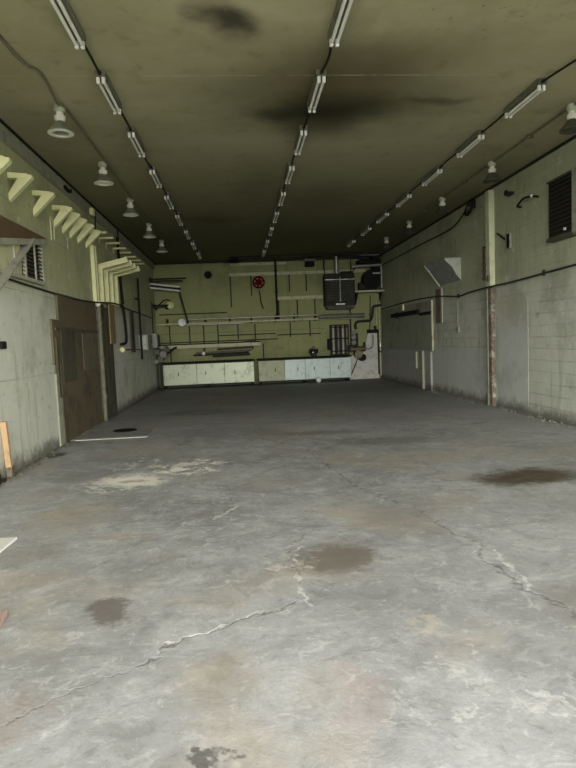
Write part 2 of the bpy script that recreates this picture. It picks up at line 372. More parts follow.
def tag(o, label, cat, group=None):
    o['label'] = label; o['category'] = cat
    if group: o['group'] = group
    return o
def thing(name, label, cat, loc=(0, 0, 0), group=None, rz=0):
    o = bpy.data.objects.new(name, None); COL.objects.link(o); o.location = loc; o.rotation_euler.z = rz
    o.empty_display_size = .1
    return tag(o, label, cat, group)
def copy_tree(o, parent=None):
    c = o.copy(); COL.objects.link(c); c.parent = parent
    for ch in list(o.children): copy_tree(ch, c)
    return c
def solo(mb, name, mat, label, cat, loc=(0, 0, 0), group=None, smooth=False, rot=None):
    o = mb.build(name, mat, smooth=smooth, loc=loc)
    if rot: o.rotation_euler = rot
    return tag(o, label, cat, group)

# ------------------------------------------------------------------ the shell
def struct(mb, name, mat): return mb.build(name, mat, kind='structure')
T = .25
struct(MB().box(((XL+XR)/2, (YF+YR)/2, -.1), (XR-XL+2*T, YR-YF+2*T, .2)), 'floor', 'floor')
struct(MB().box(((XL+XR)/2, (YF+YR)/2, ZC+.1), (XR-XL+2*T, YR-YF+2*T, .2)), 'ceiling', 'ceiling')
struct(MB().box((XL-T/2, (YF+YR)/2, ZC/2), (T, YR-YF+2*T, ZC)), 'wall_left', 'wall_left')
struct(MB().box((XR+T/2, (YF+YR)/2, ZC/2), (T, YR-YF+2*T, ZC)), 'wall_right', 'wall_right')
struct(MB().box(((XL+XR)/2, YR+T/2, ZC/2), (XR-XL, T, ZC)), 'wall_rear', 'wall_rear')
m = MB(); m.box(((XL+DX0)/2, YF-T/2, ZC/2), (DX0-XL, T, ZC)); m.box(((XR+DX1)/2, YF-T/2, ZC/2), (XR-DX1, T, ZC))
m.box(((DX0+DX1)/2, YF-T/2, (ZC+DZ1)/2), (DX1-DX0, T, ZC-DZ1)); struct(m, 'wall_front', 'wall_left')
struct(MB().box((1, YF-T-15, -.13), (50, 30, .2)), 'ground', 'outside')

# trims of the setting
struct(MB().box((XL+.03, (YF+YR)/2, 4.51), (.06, YR-YF, .24)), 'trim_1', 'grey_board')           # band under the ceiling, left
struct(MB().box((XL+.035, (YF+YR)/2, 4.605), (.07, YR-YF, .05)), 'trim_2', 'black')              # black line at the ceiling edge, left
struct(MB().box((XR-.02, (YF+YR)/2, 4.61), (.04, YR-YF, .04)), 'trim_3', 'dark_metal')
struct(MB().box(((XL+XR)/2, YR-.03, 4.585), (XR-XL-.1, .06, .09)), 'trim_4', 'dark_metal')
# rear wall: cream rails and dark panel seams
for i, (x0, x1, z, h) in enumerate([(-.25, 4.9, 4.10, .11), (1.5, 3.25, 3.17, .12), (-.2, 1.9, 4.47, .09), (-2.85, 3.2, 1.985, .018)]):
    struct(MB().box(((x0+x1)/2, YR-.02, z), (x1-x0, .04, h)), 'trim_%d' % (5+i), 'cream_dim' if i < 3 else 'moss')
m = MB()
for x, z0, z1 in [(-2.55, .9, 2.3), (-1.82, 1.6, 2.25), (-1.30, 1.6, 2.25), (-.77, 1.6, 2.25), (-.02, 1.7, 2.25), (.62, 1.6, 2.25), (1.95, 1.7, 2.25), (2.70, 1.7, 2.3),
                  (1.98, 3.4, 4.05), (2.62, 3.4, 4.05), (2.25, 2.4, 3.1), (2.92, 2.4, 3.1), (1.55, 2.4, 3.1), (-.22, 2.9, 4.05), (.55, 3.3, 4.05), (3.3, 4.1, 4.6), (.9, .9, 1.5)]:
    m.box((x, YR-.008, (z0+z1)/2), (.045, .016, z1-z0))
for x0, x1, z in [(-2.9, -.4, 2.71), (-2.9, 1.45, 1.66), (1.45, 3.1, 1.80), (-.77, 1.4, 1.86), (1.35, 3.2, 2.36)]:
    m.box(((x0+x1)/2, YR-.01, z), (x1-x0, .02, .04))
struct(m, 'trim_9', 'dark_metal')
# right wall: smooth render patches, low plinth of blocks in the far corner
struct(MB().box((XR-.002, 11.17, 1.12), (.004, 1.28, 2.2)), 'trim_10', 'grey_render')
struct(MB().box((XR-.03, 18.9, .55), (.06, 5.8, 1.1), bev=.01), 'trim_11', 'grey_block')
struct(MB().box((XR-.004, 14.1, .62), (.008, 3.6, 1.22)), 'trim_12', 'grey_render')
# front skirt: low rubble line
def rubble(name, xs, y0, y1, n, mat, label):
    m = MB()
    for i in range(n):
        s_ = random.uniform(.006, .022); y = random.uniform(y0, y1); x = xs[0] + (xs[1]-xs[0])*random.random()**2
        q = bmesh.ops.create_icosphere(m.bm, subdivisions=1, radius=s_)
        for v in q['verts']: v.co = Vector((v.co.x*random.uniform(.7, 1.3), v.co.y*random.uniform(.7, 1.4), v.co.z*.6))
        bmesh.ops.translate(m.bm, verts=q['verts'], vec=(x, y, s_*.45))
    o = m.build(name, mat); tag(o, label, 'rubble'); o['kind'] = 'stuff'
rubble('rubble', (XR-.01, XR-.25), 8.2, 16, 200, 'sheetm', 'crumbled mortar and grit along the foot of the right wall')
rubble('rubble', (XL+.01, XL+.2), 7.0, 12.6, 150, 'moss', 'dark grit and crumbs along the foot of the left wall')

# ------------------------------------------------------------------ fluorescent lights
def lerp(a, b, t): return a+(b-a)*t
def rowx(side, y):
    return {'left': lerp(-1.40, -1.20, (y-5.5)/14), 'centre': lerp(1.08, .965, (y-5.5)/14), 'right': lerp(3.80, 3.66, (y-7.5)/10)}[side]
FL = .92
def make_fluoro():
    t = thing('fluorescent_light', '', 'light')
    m = MB(); m.prism([(-.06, 0), (-.06, -.045), (-.045, -.07), (.045, -.07), (.06, -.045), (.06, 0)], 1, -FL/2, FL/2)
    m.build('housing', 'fixture', t)
    for sx_ in (-.029, .029):
        MB().cyl((sx_, -FL/2+.05, -.105), (sx_, FL/2-.05, -.105), .017, n=12).build('tube', 'white_tube', t, smooth=True, label='white glass tube')
        for e_ in (-1, 1):
            MB().box((sx_, e_*(FL/2-.03), -.1), (.036, .035, .07), bev=.006).build('lamp_holder', 'socket', t, label='bright white lamp holder')
    MB().cyl((0, -FL/2-.03, -.04), (0, -FL/2, -.04), .022, n=10).build('cable_gland', 'dark_metal', t)
    return t
f0 = make_fluoro(); used = False
rows = {'left': [5.10, 6.72, 8.41, 10.18, 11.92, 13.69, 15.56, 17.38, 19.33], 'centre': [5.05, 6.72, 8.41, 10.1, 11.82, 13.6, 15.39, 17.33, 19.25],
        'right': [6.97, 8.67, 10.42, 12.2, 13.97, 15.75, 17.75]}
ordn = ['', 'second', 'third', 'fourth', 'fifth', 'sixth', 'seventh', 'eighth', 'ninth']
for side, ys in rows.items():
    for i, y in enumerate(ys):
        o = f0 if not used else copy_tree(f0); used = True
        o.location = (rowx(side, y), y+FL/2-.02, ZC); o['group'] = 'twin-tube fluorescent lights on the ceiling'
        if i == 0: lb = 'nearest and largest twin-tube fluorescent light in the %s ceiling row' % side
        elif i == len(ys)-1: lb = 'farthest twin-tube fluorescent light, the last of the %s ceiling row' % side
        else: lb = '%s nearest twin-tube fluorescent light in the %s ceiling row' % (ordn[i], side)
        o['label'] = lb
    pts = []
    y = ys[0]-1.2
    for i, yy in enumerate(ys):
        ya = yy-.05; x = rowx(side, yy)
        y0 = (ys[i-1]+FL) if i else ya-1.6
        px = rowx(side, y0)
        if i or side == 'right':
            if i == 0: pts += [(px+.55, y0-.2, ZC-.02), (px+.16, (y0+ya)/2, ZC-.03)]
            else: pts += [(px, y0, ZC-.035), ((px+x)/2+random.uniform(-.03, .03), (y0+ya)/2, ZC-.05)]
        pts.append((x, ya, ZC-.04))
        pts.append((x, yy+.1, ZC-.02)); pts.append((x, yy+FL-.15, ZC-.02))
    mb_ = MB(); mb_.tube(pts, .014, 6)
    solo(mb_, 'electrical_cable', 'black', 'thin black cable linking the %s row of fluorescent lights' % side, 'cable', group='ceiling cables between the lights')

# ------------------------------------------------------------------ bell shaped lamps
def make_bell():
    t = thing('bell_lamp', '', 'lamp')
    MB().lathe([(.0, 0), (.075, 0), (.08, -.02), (.085, -.06), (.06, -.085), (.045, -.09)]).build('ceiling_cap', 'cap', t, smooth=True)
    MB().lathe([(.05, -.088), (.05, -.12), (.078, -.135), (.08, -.175), (.066, -.19), (.06, -.2)]).build('neck', 'bell_in', t, smooth=True, label='pale lamp neck')
    MB().lathe([(.05, -.198), (.075, -.215), (.105, -.25), (.14, -.29), (.18, -.325), (.188, -.345), (.182, -.345), (.17, -.325), (.13, -.293), (.09, -.25), (.04, -.215)], closed=True).build('shade', 'bell', t, smooth=True)
    MB().lathe([(.181, -.3445), (.169, -.3245), (.129, -.2925), (.089, -.2495), (.03, -.22), (.028, -.221), (.086, -.253), (.126, -.297), (.166, -.3285), (.176, -.3455)], closed=True).build('reflector', 'bell_in', t, smooth=True, label='white inside of the shade')
    b_ = MB(); b_.lathe([(.0, -.19), (.03, -.2), (.03, -.225), (.07, -.27), (.075, -.30), (.05, -.325), (0, -.33)]); b_.build('bulb', 'bell_in', t, smooth=True)
    MB().lathe([(.120, -.338), (.183, -.346), (.183, -.352), (.120, -.356)], closed=True).build('lens_ring', 'bell_in', t, smooth=True, label='white lens ring')
    MB().lathe([(0, -.32), (.122, -.336), (.122, -.34), (0, -.345)]).build('lens', 'lens', t, smooth=True)
    return t
b0 = make_bell(); used = False
for side, x0, ys in [('left', -2.10, [7.65, 9.95, 12.35, 14.85, 17.2]), ('right', 4.66, [7.75, 10.25, 12.8, 15.3, 17.7])]:
    for i, y in enumerate(ys):
        o = b0 if not used else copy_tree(b0); used = True
        o.scale = (.86, .86, .97)
        if side == 'left' and i:
            for ch in o.children:
                if ch.name.split('.')[0] == 'lens': ch.data = ch.data.copy(); ch.data.materials[0] = MAT['bell_in']; ch['label'] = 'white glass lens'
        if side == 'right':
            for ch in o.children:
                if ch.name.split('.')[0] in ('shade', 'lens', 'lens_ring'):
                    ch.data = ch.data.copy(); ch.data.materials[0] = MAT['slat']
                    if 'label' in ch: del ch['label']
        o.location = (x0, y, ZC); o['group'] = 'bell shaped lamps hanging from the ceiling'
        o['label'] = ('nearest and largest' if i == 0 else 'farthest' if i == 4 else ordn[i]+' nearest') + ' %s bell lamp hanging near the %s wall' % ('pale metal' if side == 'left' else 'dark metal', side)
m = MB(); m.tube([(-2.16, 4.2, ZC-.02), (-2.14, 6.3, ZC-.02), (-2.02, 6.75, ZC-.02), (-2.08, 7.5, ZC-.03), (-2.03, 7.8, ZC-.02), (-2.03, 9.9, ZC-.02), (-2.05, 12.3, ZC-.02), (-2.05, 20.5, ZC-.02)], .016, 6)
solo(m, 'conduit', 'moss', 'thin conduit on the ceiling joining the left bell lamps', 'pipe', group='ceiling conduits of the bell lamps')
m = MB(); m.tube([(4.66, 5.5, ZC-.02), (4.66, 10, ZC-.02), (4.66, 20.8, ZC-.02)], .016, 6)
for y in (8.9, 11.5, 14): m.box((4.66, y, ZC-.025), (.09, .06, .05), bev=.005)
solo(m, 'conduit', 'moss', 'thin conduit on the ceiling joining the right bell lamps', 'pipe', group='ceiling conduits of the bell lamps')

# ------------------------------------------------------------------ left wall timber brackets
def make_bracket(arm=.33, drop=.34, w=.10, th=.075):
    t = thing('timber_bracket', '', 'bracket')
    m = MB(); m.prism([(0, .045), (0, -.035), (arm-.14, -.035), (arm-.02, -.02), (arm-.06, .02)], 1, -w/2, w/2); m.build('arm', 'cream', t)
    m = MB(); h = drop
    m.prism([(0, -h), (0, -h+.11), (arm-.15, .028), (arm, .0), (arm, -.035)], 1, -w/2+.003, w/2-.003); m.build('brace', 'cream', t)
    return t
k0 = make_bracket(); used = False
brk = ['leftmost cream timber bracket, cut by the left edge', 'large cream timber bracket above the louvred vent, second from the left edge', 'cream timber bracket third from the left edge, standing apart',
         'fourth cream timber bracket from the left, first of the close group', 'fifth cream timber bracket from the left, in the close group', 'sixth cream timber bracket from the left, in the close group',
         'seventh cream timber bracket from the left, in the close group', 'eighth cream timber bracket, last of the close group above the cream post']
for i, y in enumerate([7.42, 8.36, 9.3, 10.25, 10.74, 11.2, 11.72, 12.32]):
    o = k0 if not used else copy_tree(k0); used = True
    o.location = (XL, y, 3.98 if i else 3.92); o.scale = (.97, 1, 1) if i else (1.15, 1, 1.12)
    tag(o, brk[i], 'bracket', 'triangular timber brackets high on the left wall')
s0 = None
far = [12.85, 13.5, 14.2, 14.95, 15.65, 16.4, 17.1, 17.8]
def stub():
    t = thing('timber_stub', '', 'bracket')
    MB().box((.16, 0, 0), (.32, .08, .04), bev=.004).build('arm', 'cream', t)
    MB().box((.01, 0, -.05), (.02, .10, .16), bev=.003).build('wall_plate', 'cream_dim', t)
    return t
s0 = stub()
for i, y in enumerate(far):
    o = s0 if i == 0 else copy_tree(s0)
    o.location = (XL, y, 4.05)
    tag(o, ('nearest' if i == 0 else 'farthest' if i == 7 else ordn[i]+' nearest')+' short cream timber arm high on the left wall beyond the braced brackets', 'bracket', 'short timber arms high on the left wall')
def big():
    t = thing('rack_bracket', '', 'bracket')
    m = MB(); m.bar((0, 0, .02), (.64, 0, .17), .11, .12); m.build('arm', 'cream', t)
    MB().box((.045, 0, -.36), (.09, .13, .78), bev=.004).build('post', 'cream', t)
    return t
s0 = big()
for i, y in enumerate([13.3, 13.82, 14.34, 14.86]):
    o = s0 if i == 0 else copy_tree(s0)
    o.location = (XL, y, 3.36)
    tag(o, ['nearest', 'second nearest', 'third nearest', 'farthest'][i]+' of the four cream angled rack brackets on the left wall', 'bracket', 'angled rack brackets on the left wall')

# cream post and mossy pipe, boards below
t = thing('wall_post', 'cream timber post high on the left wall with a dark slot', 'post', (XL, 12.72, 2.56))
MB().box((.04, -.07, .60), (.08, .09, 1.2), bev=.004).build('post', 'cream', t); MB().box((.04, .09, .60), (.08, .06, 1.2), bev=.004).build('rail', 'cream', t)
MB().box((.02, .02, .60), (.04, .10, 1.18)).build('slot', 'dark_metal', t, label='dark slot'); MB().sphere((.06, 0, -.02), .06, (1, 1, 1.2)).build('insulator', 'white', t, smooth=True, label='white knob at the foot')
m = MB(); m.cyl((XL+.05, 12.82, .0), (XL+.05, 12.82, 2.5), .045, n=12)
for z in (.5, 1.3, 2.1): m.cyl((XL+.05, 12.82, z), (XL+.05, 12.82, z+.08), .06, n=12)
solo(m, 'downpipe', 'moss', 'mossy vertical pipe between the brown board and dark boards', 'pipe')
t = thing('plywood_board', 'large stained brown board fixed over the left wall opening', 'board', (XL, 11.15, 0))
MB().box((.02, -.02, 1.72), (.04, 2.97, .74), bev=.004).build('upper_sheet', 'brown', t)
MB().box((.022, .15, 2.31), (.044, 2.6, .46), bev=.004).build('top_sheet', 'brown', t)
MB().box((.018, .15, .68), (.036, 2.7, 1.37), bev=.004).build('lower_sheet', 'brown', t)
MB().box((.043, -.70, 1.5), (.012, .8, .95), bev=.003).build('patch_board', 'brown_dark', t)
MB().box((.043, .72, 1.55), (.012, 1.0, .75), bev=.003).build('faded_patch', 'faded', t, label='faded grey patch')
MB().box((.05, -1.39, 1.30), (.04, .09, 1.0), bev=.003).build('batten', 'brown_dark', t)
MB().box((.05, 0, 1.93), (.03, 2.8, .05), bev=.003).build('rail', 'brown_dark', t)
MB().box((.015, -1.33, .60), (.03, .22, 1.2), bev=.004).build('side_strip', 'sheetm', t, label='pale painted strip')
t = thing('boarded_panel', 'dark mouldy boards beside the mossy pipe on the left wall', 'board', (XL, 13.35, 0))
for y, w_, z1 in [(-.25, .42, 2.55), (.18, .40, 2.5), (.55, .32, 1.85)]:
    MB().box((.025, y, z1/2), (.05, w_, z1), bev=.005).build('plank', 'brown_dark', t)
solo(MB().box((0, 0, 0), (.03, .55, .92), bev=.003), 'wood_strip', 'tan', 'bare tan board on the left wall under the rack brackets', 'board', (XL+.075, 13.95, 2.14))
# cable along the left wall and black drop cables
m = MB(); m.tube([(XL+.03, 6.2, 2.62), (XL+.03, 7.8, 2.56), (XL+.03, 9.3, 2.53), (XL+.04, 11, 2.51), (XL+.10, 12.6, 2.55), (XL+.11, 14.3, 2.64), (XL+.03, 16, 2.62), (XL+.03, 18.4, 2.59), (XL+.03, 20.5, 2.55)], .018, 6)
solo(m, 'electrical_cable', 'dark_metal', 'dark cable running along the left wall at door height', 'cable', group='long cables on the side walls')
m = MB(); m.tube([(XL+.05, 15.3, 4.6), (XL+.05, 15.35, 3.6), (XL+.06, 15.45, 2.7)], .035, 8, False)
m.tube([(XL+.05, 15.1, 2.66), (XL+.07, 15.42, 2.6), (XL+.07, 15.6, 2.1), (XL+.07, 15.55, 1.72), (XL+.06, 14.9, 1.66)], .035, 8)
solo(m, 'drop_cable', 'black', 'thick black cable dropping down the left wall behind the rack brackets', 'cable')
t = thing('wall_valve', 'small pale valve on the left wall with thin pipe to boxes', 'valve', (XL, 14.9, 1.52))
MB().sphere((.09, 0, 0), .075).build('valve_body', 'cream', t, smooth=True); MB().cyl((.03, 0, 0), (.03, 2.9, -.03), .014, n=8).build('pipe', 'dark_metal', t)
MB().cyl((0, 0, 0), (.09, 0, 0), .03).build('stem', 'steel', t)
# small vertical slabs on the far left wall
solo(MB().box((0, 0, 0), (.04, .5, 1.15), bev=.004), 'wall_board', 'brown_dark', 'narrow dark board on the left wall near the grey boxes', 'board', (XL+.02, 16.8, 2.0))

# louvred vent with tin hood
t = thing('louvred_vent', 'louvred vent with red brown tin hood on the left wall', 'vent', (XL, 8.45, 2.62))
m = MB(); m.box((.02, .86, .33), (.04, .05, .70)); m.box((.04, -1.0, .33), (.08, .05, .70)); m.box((.04, -.07, .0), (.08, 1.91, .05)); m.box((.04, -.07, .69), (.10, 1.95, .06)); m.build('frame', 'slat_light', t)
m = MB()
for k in range(11): m.box((.045, .44, .06+k*.056), (.07, .8, .012), Matrix.Rotation(.6, 3, 'Y'))
m.build('louvre', 'slat', t); m = MB(); m.box((.045, .87, .34), (.05, .015, .68))
for k in range(12): m.box((.055, .85, .03+k*.056), (.07, .05, .02))
m.build('side_teeth', 'slat_light', t, label='pale notched edge'); MB().box((.008, -.07, .34), (.016, 1.85, .66)).build('backing', 'dark_metal', t, label='dark gap behind the slats')
MB().box((.06, .10, .34), (.05, .05, .66), bev=.004).build('mullion', 'slat_light', t); MB().box((.075, .50, .34), (.02, .04, .66), bev=.004).build('mullion', 'slat_light', t)
MB().box((.05, -.50, .34), (.03, .95, .64), bev=.004).build('cover_board', 'cream_dim', t, label='pale cover boards'); MB().box((.07, -.28, .34), (.02, .03, .62)).build('cover_batten', 'slat_light', t)
m = MB(); m.bar((.11, -1.15, -.30), (.11, .30, .58), .03, .12, (1, 0, 0)); m.build('diagonal_board', 'grey_board', t)
m = MB(); m.prism([(-1.25, .30), (-1.25, .68), (.93, .70), (.93, .66)], 0, .0, .13); m.build('hood', 'redbrown', t, label='red brown tin hood')
m = MB(); m.bar((.13, -1.25, .29), (.13, .95, .65), .08, .03, (1, 0, 0)); m.build('hood_lip', 'grey_board', t)
# small fittings left
solo(MB().box((0, 0, 0), (.05, .15, .10), bev=.01), 'socket_outlet', 'black', 'small black socket on the left wall near the left edge', 'socket', (XL+.025, 7.66, 1.68))
m = MB(); m.tube([(XL+.02, 10.15, 3.75), (XL+.02, 10.15, 3.42), (XL+.02, 10.9, 3.40), (XL+.02, 10.9, 3.62)], .012, 6, False)
m.box((XL+.01, 10.05, 3.6), (.02, .05, .38)); solo(m, 'wire_hanger', 'cream_dim', 'thin wire loop under the close group of cream brackets', 'wire')
t = thing('junction_box', 'small pale junction box with black wire by the ceiling, left wall', 'box', (XL+.07, 12.55, 4.42))
MB().box((.04, 0, 0), (.08, .16, .14), bev=.006).build('box', 'cream', t); m = MB(); m.tube([(.03, .12, .05), (.05, .22, .02), (.02, .22, -.35)], .018, 6); m.build('wire', 'black', t)
m = MB(); m.tube([(XL+.08, 10.75, 4.47), (XL+.10, 10.88, 4.43), (XL+.10, 11.0, 4.44), (XL+.08, 11.12, 4.49)], .03, 8)
solo(m, 'pipe_bend', 'black', 'short black pipe bend under the ceiling above the brackets', 'pipe')

# orange post, plank, brick
t = thing('corner_post', 'short bare orange timber standing against the left wall', 'post', (XL+.05, 7.50, 0))
m = MB(); m.bar((0, .02, .0), (-.01, -.04, .72), .05, .07); m.build('timber', 'orange', t)
MB().box((.0, .03, .07), (.075, .10, .14), bev=.01).build('foot', 'rust', t, label='rusty foot')
t = thing('metal_angle', 'dark metal angle on the floor at the foot of the left wall', 'metal', (XL+.05, 7.0, 0)); 
MB().box((0, -.2, .02), (.08, 1.0, .04), bev=.004).build('flange', 'dark_metal', t); MB().box((-.03, -.2, .05), (.015, 1.0, .08)).build('web', 'dark_metal', t)
solo(MB().box((0, 0, 0), (.16, 1.15, .022), bev=.004), 'plank', 'white', 'white painted plank end on the floor at the left edge', 'plank', (-2.055, 4.41, .012), rot=(0, 0, -.03))
solo(MB().box((0, 0, 0), (.07, .2, .04), bev=.004), 'brick', 'brick', 'small broken red brick on the floor at the left edge', 'brick', (-1.50, 3.42, .02), rot=(0, 0, .1))
# painted hatch line and cover
t = thing('floor_hatch', 'flat floor hatch edged with pale paint by the left boards', 'hatch', (-2.36, 10.7, 0))
MB().box((0, .05, .003), (1.3, .95, .006)).build('cover_plate', 'outside', t); MB().box((0, -.42, .005), (1.36, .15, .010)).build('edge_strip', 'yellowpaint', t, label='pale edge strip')
MB().lathe([(0, 0), (.22, 0), (.22, .012), (0, .012)], (.12, .42, .003)).build('drain_cover', 'black', t, label='dark round drain cover')

# ------------------------------------------------------------------ right wall
t = thing('wall_pillar', 'slim pillar on the right wall, cream above and rusty below', 'pillar', (XR, 12.0, 0))
MB().box((-.06, 0, 3.55), (.12, .19, 2.0), bev=.006).build('upper_casing', 'casing', t); MB().box((-.045, -.0, 1.28), (.09, .15, 2.56), bev=.006).build('lower_post', 'peeled', t, label='bare rusty lower half')
MB().box((-.05, .12, 1.28), (.10, .06, 2.56), bev=.006).build('edge_strip', 'grey_board', t, label='pale edge of the lower half')
MB().box((-.13, -.05, 2.72), (.04, .09, .14), bev=.005).build('switch', 'fixture', t)
t = thing('coiled_chain', 'dark chain hanging beside the right wall pillar', 'chain', (XR, 12.36, 2.72)); 
for k in range(9):
    MB().lathe([(.028, -.009), (.045, -.009), (.045, .009), (.028, .009)], (-.05, 0, .04+k*.077), 12, Matrix.Rotation(math.pi/2, 3, 'Y' if k % 2 else 'X') @ Matrix.Scale(1, 3), closed=True).build('link', 'rust', t)
MB().cyl((-.05, 0, .0), (-.05, 0, .72), .009, n=6).build('cord', 'black', t); MB().cyl((0, 0, .72), (-.07, 0, .72), .012, n=6).build('hook', 'dark_metal', t)
m = MB(); m.tube([(XR-.05, 7.2, 2.62), (XR-.05, 8.9, 2.61), (XR-.07, 10.8, 2.56), (XR-.15, 11.8, 2.54), (XR-.15, 12.2, 2.535), (XR-.07, 13.2, 2.53), (XR-.04, 13.9, 2.50), (XR-.05, 15.6, 2.62), (XR-.04, 18.5, 2.66), (XR-.04, 21.6, 2.60)], .018, 6)
for y, z in ((9.9, 2.6), (13.9, 2.5)): m.box((XR-.03, y, z), (.05, .03, .10))
solo(m, 'electrical_cable', 'dark_metal', 'dark cable running along the right wall at door height', 'cable', group='long cables on the side walls')
# big fan vent
t = thing('exhaust_vent', 'big black louvred exhaust vent in metal casing on right wall', 'vent', (XR, 9.2, 3.59))
m = MB(); m.box((-.05, -.0, 0), (.10, .76, .92)); m.build('backing', 'black', t)
m = MB()
for k in range(13): m.box((-.105, .0, -.43+k*.071), (.012, .70, .05), Matrix.Rotation(.5, 3, 'Y'))
m.build('louvre', 'dark_metal', t)
m = MB(); m.box((-.075, 0, -.49), (.15, .80, .06)); m.build('sill', 'slat', t)
m = MB(); m.box((-.07, 0, .475), (.14, .80, .03)); m.build('top_flange', 'slat', t)
m = MB(); m.prism([(0, -.50), (-.10, -.47), (-.10, .46), (-.02, .52), (0, .52)], 1, .38, .41); m.build('side_flange', 'fixture', t)
m = MB()
for k in range(11): m.box((-.025, .45, -.40+k*.073), (.05, .05, .03))
m.build('side_teeth', 'slat_light', t, label='pale notched side edge')
MB().box((-.12, -.12, -.38), (.02, .05, .04)).build('latch', 'white', t)
MB().box((-.14, -.52, .0), (.06, .26, .98), bev=.01).build('end_casing', 'grey_board', t, label='pale grey end casing'); MB().box((-.055, -.52, 0), (.11, .24, .94)).build('end_box', 'slat', t)
t = thing('swivel_arm', 'black curved metal arm with pale tip on upper right wall', 'handle', (XR, 10.4, 3.96))
m = MB(); m.tube([(0, .34, -.03), (-.10, .30, -.02), (-.13, 0, .05), (-.10, -.28, .02), (-.02, -.32, 0)], .020, 8); m.build('arm', 'black', t); MB().sphere((-.11, -.26, .03), .03).build('tip', 'white', t, smooth=True)
t = thing('wall_bolt', 'small dark bolt knob near the ceiling on the right wall', 'knob', (XR, 11.05, 4.27)); m = MB(); m.cyl((0, 0, 0), (-.14, 0, 0), .03); m.build('stem', 'dark_metal', t); MB().cyl((-.14, 0, 0), (-.17, 0, 0), .055).build('head', 'black', t); MB().box((-.01, .12, 0), (.02, .2, .06)).build('plate', 'dark_metal', t)
t = thing('wall_slot', 'narrow black slot with pale rim on the right wall', 'slot', (XR, 11.22, 3.38)); MB().box((-.02, .03, 0), (.04, .19, .30), bev=.005).build('rim', 'grey_board', t); MB().box((-.035, .0, 0), (.03, .10, .27)).build('slot_opening', 'black', t, label='black opening')
m = MB(); m.bar((XR-.02, 11.75, 3.62), (XR-.02, 11.38, 3.44), .03, .03); solo(m, 'strap', 'dark_metal', 'short slanting dark strap between pillar and black slot', 'strap')


# duct hood
t = thing('duct_hood', 'pale curved sheet metal hood sticking out of the right wall', 'hood', (XR, 14.5, 2.88))
cheek = [(0, .53), (-.42, .53), (-.37, .46), (-.22, .33), (-.12, .14), (0, 0)]
m = MB(); m.prism(cheek, 1, -.72, -.70); m.build('side_cheek', 'hood', t, label='pale side cheek')
m = MB(); m.prism(cheek, 1, .70, .72); m.build('side_cheek', 'hood_in', t)
m = MB(); m.prism([(-.42, .53), (-.37, .46), (-.22, .33), (-.12, .14), (0, 0), (0, .03), (-.10, .16), (-.20, .35), (-.35, .48), (-.40, .53)], 1, -.70, .70); m.build('curved_sheet', 'hood_in', t)
m = MB(); m.bar((-.43, .71, .54), (-.03, .71, -.02), .03, .03); m.build('front_rim', 'hood', t, label='pale rim'); MB().box((-.21, 0, .54), (.42, 1.44, .02)).build('top_sheet', 'hood_in', t)
t = thing('door_panel', 'narrow boarded panel with rusty strip under the duct hood', 'panel', (XR, 15.2, 2.25))
MB().box((-.02, .15, .10), (.04, .36, .9), bev=.004).build('rusty_strip', 'rust', t, label='rusty brown strip'); MB().box((-.025, -.12, .10), (.03, .07, .95), bev=.004).build('pale_edge', 'hood', t, label='pale edge')
t = thing('wall_sheet', 'large smooth grey green sheet on the far right wall', 'panel', (XR, 18.75, 1.12))
MB().box((-.02, 0, .72), (.04, 5.7, 1.42), bev=.005).build('sheet', 'sheetm', t); MB().box((-.025, -2.87, .72), (.05, .03, 1.42)).build('edge_strip', 'cream_dim', t, label='pale edge strip')
solo(MB().box((0, 0, 0), (.07, .10, 1.12), bev=.004), 'timber_batten', 'grey_board', 'short pale upright batten low on the far right wall', 'batten', (XR-.09, 16.6, .56))
solo(MB().box((0, 0, 0), (.05, .12, .5), bev=.004), 'timber_batten', 'cream_dim', 'small cream batten under the corner of the grey green sheet', 'batten', (XR-.085, 17.25, .83))
t = thing('dark_bar', 'dark horizontal bar mounted on the grey green sheet', 'bar', (XR-.04, 18.4, 2.28)); m = MB(); m.box((-.06, 0, 0), (.08, 3.0, .13), bev=.01); m.build('bar', 'black', t); MB().box((-.03, 1.0, 0), (.06, .1, .2)).build('clip', 'dark_metal', t); MB().box((-.03, .2, .22), (.06, .12, .2), bev=.01).build('bracket', 'cream', t)
solo(MB().box((0, 0, 0), (.07, .9, .08), bev=.01), 'dark_bar', 'black', 'shorter dark bar beside the long one, towards the pillar', 'bar', (XR-.075, 16.35, 2.20))
m = MB(); m.tube([(0, 0, 0), (0, .02, -.6), (0, 0, -.75)], .012, 6); m.box((0, 0, -.80), (.05, .14, .16), bev=.01)
solo(m, 'pendant_switch', 'sheetm', 'small switch on a thin wire below the right wall cable', 'switch', (XR-.03, 13.95, 2.48))
t = thing('round_wall_fixture', 'round black rimmed fixture near ceiling by the cream pillar', 'fixture', (XR-.12, 12.9, 4.42))
rx = Matrix.Rotation(-math.pi/2*.75, 3, 'Y')
MB().lathe([(.15, -.03), (.20, -.03), (.20, .03), (.15, .03)], n=24, mat=rx, closed=True).build('rim', 'black', t, smooth=True); MB().lathe([(0, -.02), (.155, -.02), (.155, .0), (0, .0)], n=24, mat=rx).build('face', 'moss', t); MB().sphere((-.02, 0, -.02), .05).build('hub', 'fixture', t, smooth=True)
MB().box((.06, 0, .05), (.12, .08, .14)).build('mount', 'dark_metal', t)
m = MB(); m.tube([(XR-.14, 13.1, 4.38), (XR-.10, 13.8, 4.22), (XR-.08, 14.6, 4.18), (XR-.08, 16.4, 4.2), (XR-.08, 17.6, 4.2), (XR-.08, 21.5, 4.2)], .016, 7)
solo(m, 'black_hose', 'black', 'thick black hose along the upper right wall towards the rear', 'hose')

